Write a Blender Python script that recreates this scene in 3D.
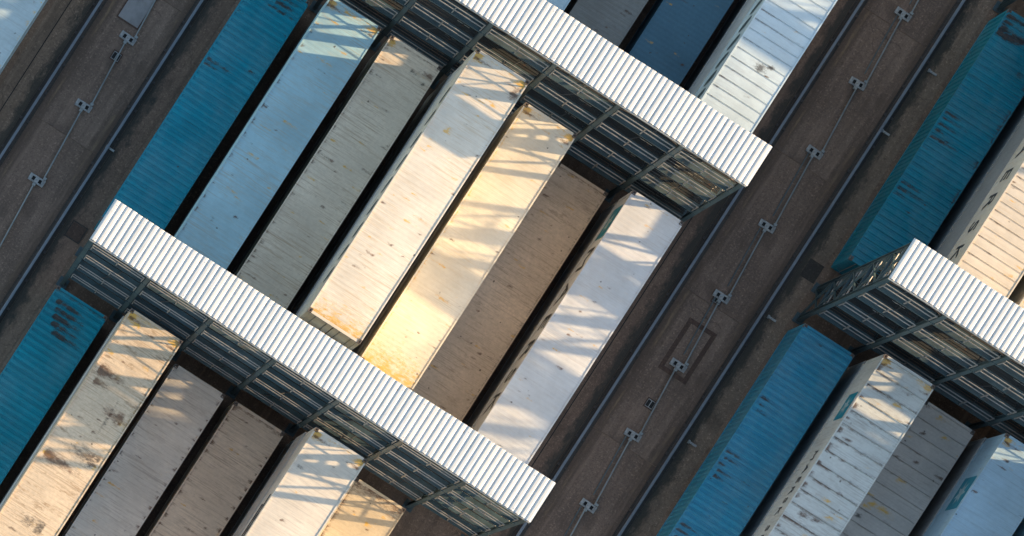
import bpy, math, random
import numpy as np
from mathutils import Vector, noise

for o in list(bpy.data.objects):
    bpy.data.objects.remove(o, do_unlink=True)
scene = bpy.context.scene
COL = scene.collection
R = math.radians

# ------------------------------------------------------------------ camera
# A nadir drone shot of which the upper right part was kept: the lens axis falls
# outside the frame, so the camera looks straight down with lens shift.
ZC, F = 180.0, 4318.0                 # height above ground, focal length in pixels (1024 wide)
cam = bpy.data.cameras.new('camera')
cam.sensor_width = 36.0
cam.lens = F / 1024.0 * 36.0
cam.shift_x = (512 + 306) / 1024.0
cam.shift_y = (814 - 268) / 1024.0
cam.clip_start = 1.0
cam.clip_end = 2000.0
camo = bpy.data.objects.new('camera', cam)
COL.objects.link(camo)
camo.location = (0, 0, ZC)
camo.rotation_euler = (0, 0, R(32.8))
scene.camera = camo

# ------------------------------------------------------------------ light
SUN_AZ, SUN_EL = 24.5, 13.9           # azimuth counted from +X towards +Y
world = bpy.data.worlds.new('World')
scene.world = world
world.use_nodes = True
wn = world.node_tree
sky = wn.nodes.new('ShaderNodeTexSky')
sky.sky_type = 'NISHITA'
sky.sun_disc = False
sky.sun_elevation = R(SUN_EL)
sky.sun_rotation = R(90 - SUN_AZ)
sky.air_density = 1.05
sky.dust_density = 1.0
sky.ozone_density = 0.0
bg = wn.nodes['Background']
bg.inputs['Strength'].default_value = 0.15
wn.links.new(sky.outputs[0], bg.inputs['Color'])
sun = bpy.data.lights.new('sun', 'SUN')
sun.energy = 5.0
sun.angle = R(0.5)
sun.color = (1.0, 0.70, 0.385)
suno = bpy.data.objects.new('sun', sun)
COL.objects.link(suno)
d = Vector((math.cos(R(SUN_AZ)) * math.cos(R(SUN_EL)), math.sin(R(SUN_AZ)) * math.cos(R(SUN_EL)), math.sin(R(SUN_EL))))
suno.rotation_euler = d.to_track_quat('Z', 'Y').to_euler()
suno.location = d * 150
scene.view_settings.view_transform = 'Standard'
scene.view_settings.look = 'None'
scene.view_settings.gamma = 1.0
scene.view_settings.exposure = 1.32
scene.cycles.max_bounces = 6

# ------------------------------------------------------------------ helpers
class MB:
    """collects boxes and bars; build() links them as one mesh object"""
    def __init__(s):
        s.v, s.f = [], []
    def box(s, x0, x1, y0, y1, z0, z1):
        n = len(s.v)
        s.v += [(x0, y0, z0), (x1, y0, z0), (x1, y1, z0), (x0, y1, z0), (x0, y0, z1), (x1, y0, z1), (x1, y1, z1), (x0, y1, z1)]
        s.f += [tuple(n + i for i in q) for q in ((0, 3, 2, 1), (4, 5, 6, 7), (0, 1, 5, 4), (1, 2, 6, 5), (2, 3, 7, 6), (3, 0, 4, 7))]
        return s
    def bar(s, a, b, w, h=None, sides=4):
        a, b = Vector(a), Vector(b)
        h = h or w
        t = (b - a).normalized()
        up = Vector((0, 0, 1)) if abs(t.z) < 0.95 else Vector((0, 1, 0))
        r = t.cross(up).normalized()
        u = r.cross(t)
        n = len(s.v)
        for p in (a, b):
            for k in range(sides):
                an = 2 * math.pi * (k + 0.5) / sides
                m = 1 / math.cos(math.pi / sides)
                s.v.append(tuple(p + r * (math.cos(an) * w / 2 * m) + u * (math.sin(an) * h / 2 * m)))
        for k in range(sides):
            s.f.append((n + k, n + (k + 1) % sides, n + sides + (k + 1) % sides, n + sides + k))
        s.f.append(tuple(n + k for k in reversed(range(sides))))
        s.f.append(tuple(n + sides + k for k in range(sides)))
        return s
    def profile(s, pts, y0, y1):
        """extrude an (x,z) outline along y"""
        n = len(s.v)
        k = len(pts)
        s.v += [(x, y0, z) for x, z in pts] + [(x, y1, z) for x, z in pts]
        for i in range(k):
            j = (i + 1) % k
            s.f.append((n + i, n + j, n + k + j, n + k + i))
        s.f.append(tuple(n + i for i in reversed(range(k))))
        s.f.append(tuple(n + k + i for i in range(k)))
        return s
    def mesh(s, name):
        m = bpy.data.meshes.new(name)
        m.from_pydata(s.v, [], s.f)
        m.materials.append(None)
        m.update()
        return m
    def build(s, name, mat, parent=None, loc=None):
        return put(name, s.mesh(name), mat, parent, loc)

def put(name, mesh, mat, parent=None, loc=None):
    o = bpy.data.objects.new(name, mesh)
    COL.objects.link(o)
    if not mesh.materials:
        mesh.materials.append(None)
    o.material_slots[0].link = 'OBJECT'
    o.material_slots[0].material = mat
    o.parent = parent
    if loc:
        o.location = loc
    return o

def tag(o, label=None, cat=None, group=None, kind=None):
    for k, v in (('label', label), ('category', cat), ('group', group), ('kind', kind)):
        if v:
            o[k] = v
    return o

def empty(name, loc):
    o = bpy.data.objects.new(name, None)
    COL.objects.link(o)
    o.location = loc
    o.empty_display_size = 0.3
    return o

def px(x, y, z=0.0):
    """photo pixel on a level plane of height z -> world x, y (scale grows with height about the nadir)"""
    s = (ZC - z) / F
    dx, dy = x + 306.0, y - 814.0
    c, k = math.cos(R(32.8)), math.sin(R(32.8))
    return ((dx * c + dy * k) * s, (dx * k - dy * c) * s)

# ------------------------------------------------------------------ materials
def nodes(name):
    m = bpy.data.materials.new(name)
    m.use_nodes = True
    nt = m.node_tree
    return m, nt, nt.nodes['Principled BSDF']

def N(nt, typ, **kw):
    n = nt.nodes.new(typ)
    for k, v in kw.items():
        if k in n.inputs:
            n.inputs[k].default_value = v
        else:
            setattr(n, k, v)
    return n

def mapped(nt, scale=(1, 1, 1), seed=0.0):
    tc = N(nt, 'ShaderNodeTexCoord')
    mp = N(nt, 'ShaderNodeMapping')
    nt.links.new(tc.outputs['Object'], mp.inputs['Vector'])
    mp.inputs['Scale'].default_value = scale
    mp.inputs['Location'].default_value = (seed * 7.31, seed * 3.77, seed * 1.13)
    return mp.outputs[0]

def noise_tex(nt, vec, scale, detail=5.0, rough=0.6):
    n = N(nt, 'ShaderNodeTexNoise')
    n.inputs['Scale'].default_value = scale
    n.inputs['Detail'].default_value = detail
    n.inputs['Roughness'].default_value = rough
    nt.links.new(vec, n.inputs['Vector'])
    return n.outputs['Fac']

def ramp(nt, fac, lo, hi, v0=0.0, v1=1.0):
    n = N(nt, 'ShaderNodeMapRange')
    n.clamp = True
    n.inputs[1].default_value, n.inputs[2].default_value = lo, hi
    n.inputs[3].default_value, n.inputs[4].default_value = v0, v1
    nt.links.new(fac, n.inputs[0])
    return n.outputs[0]

def mul(nt, a, b):
    n = N(nt, 'ShaderNodeMath', operation='MULTIPLY')
    for i, x in enumerate((a, b)):
        if isinstance(x, (int, float)):
            n.inputs[i].default_value = x
        else:
            nt.links.new(x, n.inputs[i])
    n.use_clamp = True
    return n.outputs[0]

def mix(nt, fac, a, b):
    n = N(nt, 'ShaderNodeMix', data_type='RGBA')
    for i, x in ((0, fac), (6, a), (7, b)):
        if isinstance(x, (int, float)):
            n.inputs[i].default_value = x
        elif isinstance(x, tuple):
            n.inputs[i].default_value = (*x[:3], 1)
        else:
            nt.links.new(x, n.inputs[i])
    return n.outputs[2]

def bump(nt, height, strength, dist, bsdf):
    b = N(nt, 'ShaderNodeBump')
    b.inputs['Strength'].default_value = strength
    b.inputs['Distance'].default_value = dist
    nt.links.new(height, b.inputs['Height'])
    nt.links.new(b.outputs[0], bsdf.inputs['Normal'])

RUST, OCHRE, GRIME = (0.105, 0.045, 0.022), (0.66, 0.37, 0.045), (0.045, 0.04, 0.036)

def paint(name, base, seed, wear=0.3, streak=0.3, speck=0.2, grime=0.25, rough=0.5, stain_col=RUST, fade=0.0, dark=1.0, smear=0.45):
    """painted container sheet: fading, transverse rust streaks, specks and stains kept in the mesh attribute 'stain'"""
    m, nt, b = nodes(name)
    vec = mapped(nt, seed=seed)
    big = noise_tex(nt, vec, 0.55, 6, 0.62)
    fine = noise_tex(nt, vec, 9.0, 5, 0.7)
    c = mix(nt, ramp(nt, big, 0.3, 0.72), tuple(x * 0.80 for x in base), tuple(min(0.86, x * 1.10) for x in base))
    c = mix(nt, ramp(nt, fine, 0.35, 0.75, 0, grime), c, tuple(x * 0.52 + 0.01 for x in base))
    if fade:
        fn = noise_tex(nt, mapped(nt, (1.0, 0.55, 1.0), seed + 1.3), 0.8, 7, 0.7)
        c = mix(nt, ramp(nt, fn, 0.42, 0.72, 0, fade), c, tuple(0.5 * x + 0.5 * y for x, y in zip(base, (0.26, 0.33, 0.35))))
        c = mix(nt, ramp(nt, noise_tex(nt, mapped(nt, (0.5, 9.0, 1.0), seed + 4.3), 1.0, 4, 0.6), 0.52, 0.7, 0, 0.5), c, tuple(x * 0.6 for x in base))
    # thin scratches and run marks across the roof
    patch = noise_tex(nt, vec, 0.5, 4, 0.55)
    for sc, lo, hi, amt in (((0.55, 21.0, 1.0), 0.52, 0.62, 1.0), ((1.1, 9.0, 1.0), 0.56, 0.68, 0.75), ((2.2, 30.0, 1.0), 0.58, 0.66, 0.7)):
        st = noise_tex(nt, mapped(nt, sc, seed + 2.2 + sc[0]), 1.0, 6, 0.68)
        sf = mul(nt, ramp(nt, st, lo, hi, 0, 1), ramp(nt, patch, 0.36, 0.60, 0.3, 1))
        c = mix(nt, mul(nt, sf, streak * amt), c, tuple(0.6 * x + 0.4 * y for x, y in zip(stain_col, base)))
    # small crisp specks: chips and droppings
    vo = N(nt, 'ShaderNodeTexVoronoi', feature='F1')
    vo.inputs['Scale'].default_value = 2.1
    nt.links.new(vec, vo.inputs['Vector'])
    cell = N(nt, 'ShaderNodeSeparateColor')
    nt.links.new(vo.outputs['Color'], cell.inputs[0])
    dn = N(nt, 'ShaderNodeMath', operation='ADD')
    nt.links.new(vo.outputs['Distance'], dn.inputs[0])
    nt.links.new(ramp(nt, noise_tex(nt, vec, 14.0, 2, 0.5), 0.3, 0.7, -0.05, 0.05), dn.inputs[1])
    dots = mul(nt, ramp(nt, dn.outputs[0], 0.05, 0.10, 1, 0), ramp(nt, cell.outputs[0], 0.97 - 0.75 * speck, 1.0 - 0.75 * speck))
    c = mix(nt, mul(nt, dots, 0.8), c, (0.075, 0.055, 0.042))
    # stains and tints with a place of their own
    at = N(nt, 'ShaderNodeAttribute', attribute_name='stain')
    sep = N(nt, 'ShaderNodeSeparateColor')
    nt.links.new(at.outputs['Color'], sep.inputs[0])
    brk = noise_tex(nt, mapped(nt, (1.0, 2.4, 1.0), seed + 5), 5.5, 8, 0.85)
    rust_c = mix(nt, ramp(nt, noise_tex(nt, vec, 7.0, 4, 0.7), 0.35, 0.65), tuple(x * dark for x in (0.05, 0.026, 0.016)), tuple(1.5 * dark * x for x in RUST))
    for ch, colr, lo in ((2, GRIME, -0.75), (1, OCHRE, -0.8), (0, rust_c, -0.55)):
        add = N(nt, 'ShaderNodeMath', operation='ADD')
        nt.links.new(sep.outputs[ch], add.inputs[0])
        nt.links.new(ramp(nt, brk, 0.25, 0.75, lo, 0.5), add.inputs[1])
        gate = mul(nt, ramp(nt, sep.outputs[ch], 0.02, 0.2), ramp(nt, add.outputs[0], 0.05, 0.5))
        c = mix(nt, mul(nt, gate, 0.85), c, colr)
    # bare worn patches
    c = mix(nt, mul(nt, ramp(nt, noise_tex(nt, mapped(nt, (0.8, 2.6, 1.0), seed + 7.7), 1.3, 9, 0.75), 0.55, 0.66), wear), c, tuple((1 - smear) * x + smear * y for x, y in zip(base, stain_col)))
    nt.links.new(c, b.inputs['Base Color'])
    nt.links.new(ramp(nt, fine, 0.3, 0.8, rough - 0.06, rough + 0.2), b.inputs['Roughness'])
    b.inputs['Specular IOR Level'].default_value = 0.25 if fade else 0.4
    bump(nt, noise_tex(nt, vec, 2.4, 4, 0.6), 0.35, 0.02, b)
    return m

def plain(name, base, rough=0.5, metal=0.0, var=0.25, scale=3.0, rust=0.0):
    m, nt, b = nodes(name)
    vec = mapped(nt, seed=len(bpy.data.materials))
    n = noise_tex(nt, vec, scale, 5, 0.65)
    c = mix(nt, ramp(nt, n, 0.3, 0.7), tuple(x * (1 - var) for x in base), tuple(x * (1 + var * 0.5) for x in base))
    if rust:
        c = mix(nt, mul(nt, ramp(nt, noise_tex(nt, vec, scale * 1.7, 7, 0.7), 0.55, 0.68), rust), c, RUST)
    nt.links.new(c, b.inputs['Base Color'])
    b.inputs['Metallic'].default_value = metal
    nt.links.new(ramp(nt, n, 0.3, 0.7, rough - 0.08, rough + 0.1), b.inputs['Roughness'])
    return m

def concrete(name, base, seed, dark=0.55, warm=(0.16, 0.10, 0.06), fine_scale=7.0, along=(1.0, 0.35, 1.0), band=False):
    m, nt, b = nodes(name)
    vec = mapped(nt, seed=seed)
    big = noise_tex(nt, vec, 0.16, 6, 0.6)
    mid = noise_tex(nt, mapped(nt, along, seed + 3), 0.9, 7, 0.68)
    fine = noise_tex(nt, vec, fine_scale, 6, 0.75)
    c = mix(nt, ramp(nt, big, 0.34, 0.66), tuple(x * dark for x in base), tuple(x * 1.18 for x in base))
    c = mix(nt, ramp(nt, mid, 0.45, 0.7, 0, 0.65), c, tuple(x * dark * 0.8 for x in base))
    c = mix(nt, ramp(nt, noise_tex(nt, mapped(nt, along, seed + 9), 0.5, 6, 0.65), 0.52, 0.72, 0, 0.6), c, warm)
    c = mix(nt, ramp(nt, fine, 0.35, 0.75, 0, 0.4), c, tuple(x * 1.45 for x in base))
    # pale pin-prick wear and drips
    c = mix(nt, ramp(nt, noise_tex(nt, vec, 3.1, 2, 0.4), 0.70, 0.74, 0, 0.5), c, tuple(x * 0.35 for x in base))
    c = mix(nt, ramp(nt, noise_tex(nt, vec, 16.0, 4, 0.8), 0.48, 0.64, 0, 0.7), c, tuple(x * 0.42 for x in base))
    c = mix(nt, ramp(nt, noise_tex(nt, mapped(nt, (1, 1, 1), seed + 40), 11.0, 3, 0.7), 0.56, 0.68, 0, 0.65), c, tuple(x * 1.9 for x in base))
    c = mix(nt, ramp(nt, noise_tex(nt, mapped(nt, (2.6, 0.07, 1), seed + 50), 1.0, 5, 0.6), 0.5, 0.68, 0, 0.55), c, tuple(x * 0.5 for x in base))
    c = mix(nt, ramp(nt, noise_tex(nt, mapped(nt, (3.4, 0.10, 1), seed + 60), 1.0, 5, 0.6), 0.54, 0.7, 0, 0.45), c, tuple(x * 1.5 for x in base))
    # cracks
    wv = N(nt, 'ShaderNodeTexVoronoi', feature='DISTANCE_TO_EDGE')
    wv.inputs['Scale'].default_value = 0.33
    wob = N(nt, 'ShaderNodeTexNoise'); wob.inputs['Scale'].default_value = 0.9; wob.inputs['Detail'].default_value = 6
    nt.links.new(vec, wob.inputs['Vector'])
    va = N(nt, 'ShaderNodeVectorMath', operation='ADD')
    nt.links.new(vec, va.inputs[0]); nt.links.new(wob.outputs['Color'], va.inputs[1])
    nt.links.new(va.outputs[0], wv.inputs['Vector'])
    c = mix(nt, mul(nt, ramp(nt, wv.outputs['Distance'], 0.0, 0.012, 1, 0), ramp(nt, noise_tex(nt, vec, 0.3, 2, 0.5), 0.5, 0.6, 0, 0.45)), c, tuple(x * 0.3 for x in base))
    # oil and dirt patches
    c = mix(nt, ramp(nt, noise_tex(nt, mapped(nt, (1, 0.7, 1), seed + 21), 0.75, 4, 0.55), 0.58, 0.68, 0, 0.55), c, tuple(x * 0.4 for x in base))
    if band == 'rail':
        sx = N(nt, 'ShaderNodeSeparateXYZ'); tc = N(nt, 'ShaderNodeTexCoord')
        nt.links.new(tc.outputs['Object'], sx.inputs[0])
        ab = N(nt, 'ShaderNodeMath', operation='ABSOLUTE'); nt.links.new(sx.outputs[0], ab.inputs[0])
        wear = noise_tex(nt, mapped(nt, (1.6, 0.7, 1), seed + 31), 1.5, 7, 0.75)
        dirt = N(nt, 'ShaderNodeMath', operation='ADD'); nt.links.new(ramp(nt, ab.outputs[0], 0.25, 0.85, 0.85, 0), dirt.inputs[0]); nt.links.new(ramp(nt, wear, 0.25, 0.75, -0.5, 0.5), dirt.inputs[1])
        c = mix(nt, ramp(nt, dirt.outputs[0], 0.25, 0.65, 0, 0.85), c, (0.022, 0.024, 0.020))
    elif band:
        sx = N(nt, 'ShaderNodeSeparateXYZ'); tc = N(nt, 'ShaderNodeTexCoord')
        nt.links.new(tc.outputs['Object'], sx.inputs[0])
        ab = N(nt, 'ShaderNodeMath', operation='ABSOLUTE'); nt.links.new(sx.outputs[0], ab.inputs[0])
        wear = noise_tex(nt, mapped(nt, (2.5, 0.45, 1), seed + 31), 1.2, 6, 0.7)
        dirt = N(nt, 'ShaderNodeMath', operation='ADD'); nt.links.new(ramp(nt, ab.outputs[0], 0.75, 1.42, 0, 0.75), dirt.inputs[0]); nt.links.new(ramp(nt, wear, 0.25, 0.75, -0.4, 0.4), dirt.inputs[1])
        c = mix(nt, ramp(nt, dirt.outputs[0], 0.2, 0.8, 0, 0.75), c, (0.062, 0.040, 0.028))
        line = mul(nt, ramp(nt, ab.outputs[0], 1.20, 1.26), ramp(nt, ab.outputs[0], 1.33, 1.40, 1, 0))
        c = mix(nt, mul(nt, line, ramp(nt, wear, 0.52, 0.64, 0, 0.6)), c, (0.25, 0.17, 0.10))
    nt.links.new(c, b.inputs['Base Color'])
    b.inputs['Roughness'].default_value = 0.85
    bump(nt, fine, 0.5, 0.02, b)
    return m

M_ground = concrete('yard_concrete', (0.20, 0.132, 0.092), 1.0)
M_lane = concrete('lane_concrete', (0.205, 0.140, 0.104), 4.0, band=True)
M_lane2 = concrete('lane_concrete_b', (0.188, 0.127, 0.094), 6.5, band=True)
M_strip = concrete('rail_strip', (0.045, 0.038, 0.032), 8.0, 0.6, (0.05, 0.035, 0.022))
M_beam = concrete('crane_beam_concrete', (0.178, 0.134, 0.100), 12.0, 0.6)
M_verge = concrete('verge_brown', (0.185, 0.115, 0.080), 17.0, 0.6, band='rail')
M_verge2 = concrete('verge_grey', (0.225, 0.158, 0.113), 19.0, 0.6, band='rail')
M_trench = concrete('trench_fill', (0.078, 0.045, 0.032), 15.0, 0.75, (0.05, 0.03, 0.02))
M_cover = plain('cover_plate', (0.24, 0.235, 0.235), 0.6, 0.0, 0.25, 2.0, 0.25)
M_black = plain('pit_black', (0.008, 0.009, 0.009), 0.8)
M_railsteel = plain('rail_steel', (0.17, 0.195, 0.225), 0.5, 0.0, 0.2, 1.5, 0.15)
M_rust_steel = plain('rail_foot_steel', (0.052, 0.044, 0.040), 0.7, 0.0, 0.4, 3.0, 0.5)
M_galv = plain('galvanised', (0.34, 0.35, 0.34), 0.5, 0.25, 0.25, 4.0, 0.2)
M_plate = plain('painted_plate', (0.30, 0.31, 0.305), 0.6, 0.0, 0.5, 5.0, 0.6)
M_pipe = plain('pale_pipe', (0.23, 0.25, 0.25), 0.5, 0.0, 0.25, 1.2, 0.15)
M_pipe_dark = plain('old_pipe', (0.10, 0.125, 0.13), 0.6, 0.0, 0.3, 1.2, 0.2)
M_rack = plain('rack_steel', (0.058, 0.095, 0.108), 0.5, 0.2, 0.3, 1.6, 0.35)
M_floorplate = plain('walkway_plate', (0.042, 0.078, 0.090), 0.55, 0.2, 0.35, 1.8, 0.35)
M_floors = [M_floorplate, plain('walkway_plate_b', (0.055, 0.085, 0.092), 0.6, 0.2, 0.4, 1.5, 0.6), plain('walkway_plate_c', (0.035, 0.066, 0.080), 0.55, 0.2, 0.35, 2.2, 0.25)]
M_grating = plain('walkway_grating', (0.022, 0.026, 0.027), 0.7, 0.2, 0.4, 3.0, 0.5)
M_railing = plain('handrail_steel', (0.26, 0.25, 0.24), 0.5, 0.3, 0.25, 3.0, 0.2)
def canopy_paint(name, base, seed):
    m, nt, b = nodes(name)
    run = noise_tex(nt, mapped(nt, (7.0, 0.6, 1.0), seed), 1.0, 6, 0.65)
    spot = noise_tex(nt, mapped(nt, (1, 1, 1), seed + 3), 2.0, 7, 0.7)
    c = mix(nt, ramp(nt, run, 0.42, 0.75, 0, 0.5), base, tuple(x * y for x, y in zip(base, (0.66, 0.63, 0.58))))
    c = mix(nt, ramp(nt, spot, 0.56, 0.72, 0, 0.5), c, tuple(x * 0.62 for x in base))
    c = mix(nt, ramp(nt, noise_tex(nt, mapped(nt, (2.0, 0.9, 1), seed + 6), 1.6, 7, 0.75), 0.62, 0.70, 0, 0.6), c, (0.30, 0.20, 0.12))
    nt.links.new(c, b.inputs['Base Color'])
    b.inputs['Roughness'].default_value = 0.5
    return m
M_canopies = [canopy_paint('canopy_sheet_a', (0.62, 0.63, 0.63), 2.0), canopy_paint('canopy_sheet_b', (0.58, 0.60, 0.61), 5.0), canopy_paint('canopy_sheet_c', (0.65, 0.645, 0.63), 9.0)]
M_under = plain('canopy_frame', (0.16, 0.105, 0.075), 0.6, 0.0, 0.4, 1.5, 0.5)
M_socket = plain('socket_box', (0.42, 0.42, 0.40), 0.5, 0.0, 0.2, 4.0, 0.1)
M_board = plain('added_back_board', (0.12, 0.13, 0.13), 0.6, 0.0, 0.35, 1.2, 0.4)
M_casting = plain('corner_casting', (0.16, 0.13, 0.11), 0.6, 0.2, 0.4, 6.0, 0.6)
M_unit = plain('reefer_unit', (0.42, 0.42, 0.41), 0.55, 0.0, 0.3, 3.0, 0.2)
M_bar = plain('locking_bar', (0.36, 0.35, 0.33), 0.45, 0.5, 0.2, 4.0, 0.4)
M_ink = plain('black_lettering', (0.04, 0.042, 0.045), 0.6)
M_star = plain('blue_emblem', (0.012, 0.22, 0.30), 0.5)
M_starwhite = plain('white_emblem', (0.36, 0.48, 0.50), 0.5, 0, 0.4, 3.0)
M_red = plain('red_mark', (0.42, 0.02, 0.03), 0.5)

# ------------------------------------------------------------------ setting
BLOCK = 26.65                                     # pitch of the storage blocks
g = MB()
g.v = [(-700, -700, 0), (700, -700, 0), (700, 700, 0), (-700, 700, 0)]
g.f = [(0, 1, 2, 3)]
tag(g.build('ground', M_ground), kind='structure')

RAIL_X = {'A': -4.10, 'B': -0.57, 'C': 22.55, 'D': 26.10}
Y0, Y1 = -10.0, 95.0
lanes = {}
for nm, xa, xb in (('left', RAIL_X['A'], RAIL_X['B']), ('right', RAIL_X['C'], RAIL_X['D'])):
    lane = empty('lane_paving', ((xa + xb) / 2, 0, 0))
    tag(lane, kind='structure')
    hw = (xb - xa) / 2 - 0.235
    y = Y0
    k = 0
    sl = MB().box(-hw, hw, 0.012, 6.918, 0.0, 0.016).mesh('slab')
    while y < Y1:
        put('slab', sl, (M_lane, M_lane2)[k % 2], lane, (0, y + (2.3 if nm == 'right' else 0.6), 0))
        y += 6.93
        k += 1
    lanes[nm] = lane

rail_head = MB().profile([(-0.045, 0.06), (0.045, 0.06), (0.060, 0.15), (0.060, 0.185), (0.048, 0.20), (-0.048, 0.20), (-0.060, 0.185), (-0.060, 0.15)], Y0, Y1).mesh('rail_head')
rail_foot = MB().box(-0.13, 0.13, Y0, Y1, 0.03, 0.06).mesh('rail_foot')
bed = MB().box(-0.225, 0.225, Y0, Y1, 0.0, 0.03).mesh('rail_bed')
edge_l = MB().box(-0.055, 0.055, Y0, Y1, 0.0, 0.075).mesh('kerb_angle')
clip = MB().box(-0.06, 0.06, -0.05, 0.05, 0.03, 0.085).mesh('rail_clip')
rail_lab = {'A': 'steel crane rail on the left edge of the left-hand lane',
            'B': 'steel crane rail on the right edge of the left-hand lane',
            'C': 'steel crane rail between the middle container block and the right-hand lane',
            'D': 'steel crane rail between the right-hand lane and the right container block'}
for k, x in RAIL_X.items():
    r = empty('crane_rail', (x, 0, 0))
    tag(r, rail_lab[k], 'rail', 'crane rails along the lanes')
    put('rail_head', rail_head, M_railsteel, r)
    put('rail_foot', rail_foot, M_rust_steel, r)
    put('rail_bed', bed, M_strip, r)
    y = 8.0
    while y < 62:
        for s in (-1, 1):
            put('rail_clip', clip, M_rust_steel, r, (s * 0.16, y, 0))
        y += 1.4

# long service slot in the yard beside the rail, outside of each block
def ground_strip(name, rail, x0, x1, mat, z):
    return tag(MB().box(x0, x1, Y0, Y1, 0.0, z).build(name, mat, None, (RAIL_X[rail], 0, 0)), kind='structure')
ground_strip('paved_verge', 'C', -1.42, -0.235, M_verge, 0.008)
ground_strip('paved_verge', 'D', 0.235, 1.15, M_verge2, 0.008)
ground_strip('paved_verge', 'B', 0.235, 1.20, M_verge, 0.010)
ground_strip('paved_verge', 'A', -1.60, -0.235, M_verge2, 0.010)
tag(MB().box(-0.02, 0.02, Y0, Y1, 0.0, 0.02).build('service_slot', M_black, None, (RAIL_X['C'] - 1.05, 0, 0)), kind='structure')
tag(MB().box(-0.02, 0.02, Y0, Y1, 0.0, 0.02).build('service_slot', M_black, None, (RAIL_X['A'] - 1.05, 0, 0)), kind='structure')

# patches, pits and covers in the paving
def patch(name, cx, cy, w, l, mat, h, label, cat, frame=None, slots=0):
    o = empty(name, (cx, cy, 0.0))
    tag(o, label, cat)
    MB().box(-w / 2, w / 2, -l / 2, l / 2, 0.0, h).build('plate', mat, o)
    if frame:
        f = MB()
        t = 0.055
        for s in (-1, 1):
            f.box(s * w / 2 - (t if s < 0 else 0), s * w / 2 + (t if s > 0 else 0), -l / 2 - t, l / 2 + t, 0, h + 0.006)
            f.box(-w / 2, w / 2, s * l / 2 - (t if s < 0 else 0), s * l / 2 + (t if s > 0 else 0), 0, h + 0.004)
        f.build('frame', frame, o)
    for k in range(slots):
        x = (k - (slots - 1) / 2) * w / slots
        MB().box(x - w / slots * 0.40, x + w / slots * 0.40, -l * 0.42, l * 0.42, h, h + 0.006).build('slot', M_black, o)
    return o

x, y = px(140, 3)
patch('cover_plate', x, y + 0.35, 0.95, 2.6, M_cover, 0.05, 'grey rectangular cover plate in the left-hand lane at the top edge', 'cover', M_trench)
x, y = px(116, 56.5)
patch('drain_pit', x, y, 0.34, 0.34, M_plate, 0.022, 'small black twin-slot drain pit in the left-hand lane', 'drain', M_trench, 2)
x, y = px(650, 404)
patch('drain_pit', x, y, 0.34, 0.34, M_plate, 0.022, 'small black twin-slot drain pit below the framed patch in the right-hand lane', 'drain', M_trench, 2)
x, y = px(717.5, 299.5)
patch('drain_pit', x, y, 0.34, 0.34, M_plate, 0.022, 'small dark drain pit tucked against a support plate in the right-hand lane', 'drain', M_trench, 2)
x, y = px(812, 271)
patch('pit_cover', x, y, 0.68, 0.85, M_strip, 0.020, 'dark square pit cover beside the rail near the right rack', 'cover')
x, y = px(76, 232)
patch('pit_cover', x, y, 0.62, 0.66, M_trench, 0.020, 'brown square pit cover with a frame beside the left rack end', 'cover', M_strip)
# rectangle of trench fill around one support plate
c = [px(*q) for q in ((689, 317), (717, 334), (686, 385), (658, 368))]
xs = sorted(p[0] for p in c); ys = sorted(p[1] for p in c)
xa, xb, ya, yb = sum(xs[:2]) / 2, sum(xs[2:]) / 2, sum(ys[:2]) / 2, sum(ys[2:]) / 2
o = empty('trench_frame', ((xa + xb) / 2, (ya + yb) / 2, 0.0))
tag(o, 'brown rectangular trench frame cut into the right-hand lane', 'trench')
w2, l2, t = (xb - xa) / 2, (yb - ya) / 2, 0.20
for s in (-1, 1):
    MB().box(min(s * w2, s * (w2 - t)), max(s * w2, s * (w2 - t)), -l2, l2, 0.0, 0.020).build('trench_side', M_trench, o)
    MB().box(-w2 + t, w2 - t, min(s * l2, s * (l2 - t)), max(s * l2, s * (l2 - t)), 0.0, 0.020).build('trench_side', M_trench, o)

# centre line of the lanes: support plates and the pipe laid over them
plate_m = MB()
plate_m.box(-0.36, 0.36, -0.15, -0.085, 0, 0.10).box(-0.36, 0.36, 0.085, 0.15, 0, 0.10)
plate_m.box(-0.36, -0.22, -0.085, 0.085, 0, 0.10).box(0.22, 0.36, -0.085, 0.085, 0, 0.10).box(-0.09, 0.09, -0.085, 0.085, 0, 0.098)
plate_m = plate_m.mesh('plate')
hole_m = MB().box(-0.065, 0.065, -0.085, 0.085, 0, 0.04).mesh('recess')
clamp_m = MB().box(-0.07, 0.07, -0.05, 0.05, 0.0, 0.16).mesh('clamp')
ords = ['first', 'second', 'third', 'fourth', 'fifth', 'sixth', 'seventh', 'eighth', 'ninth', 'tenth']
PL = {'left': [(128, 38), (83.5, 105.5), (37, 180)],
      'right': [(903, 14), (857, 83), (814.5, 152), (767, 226), (721.5, 296.5), (679, 365.5), (633, 435), (589, 506)]}
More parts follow.
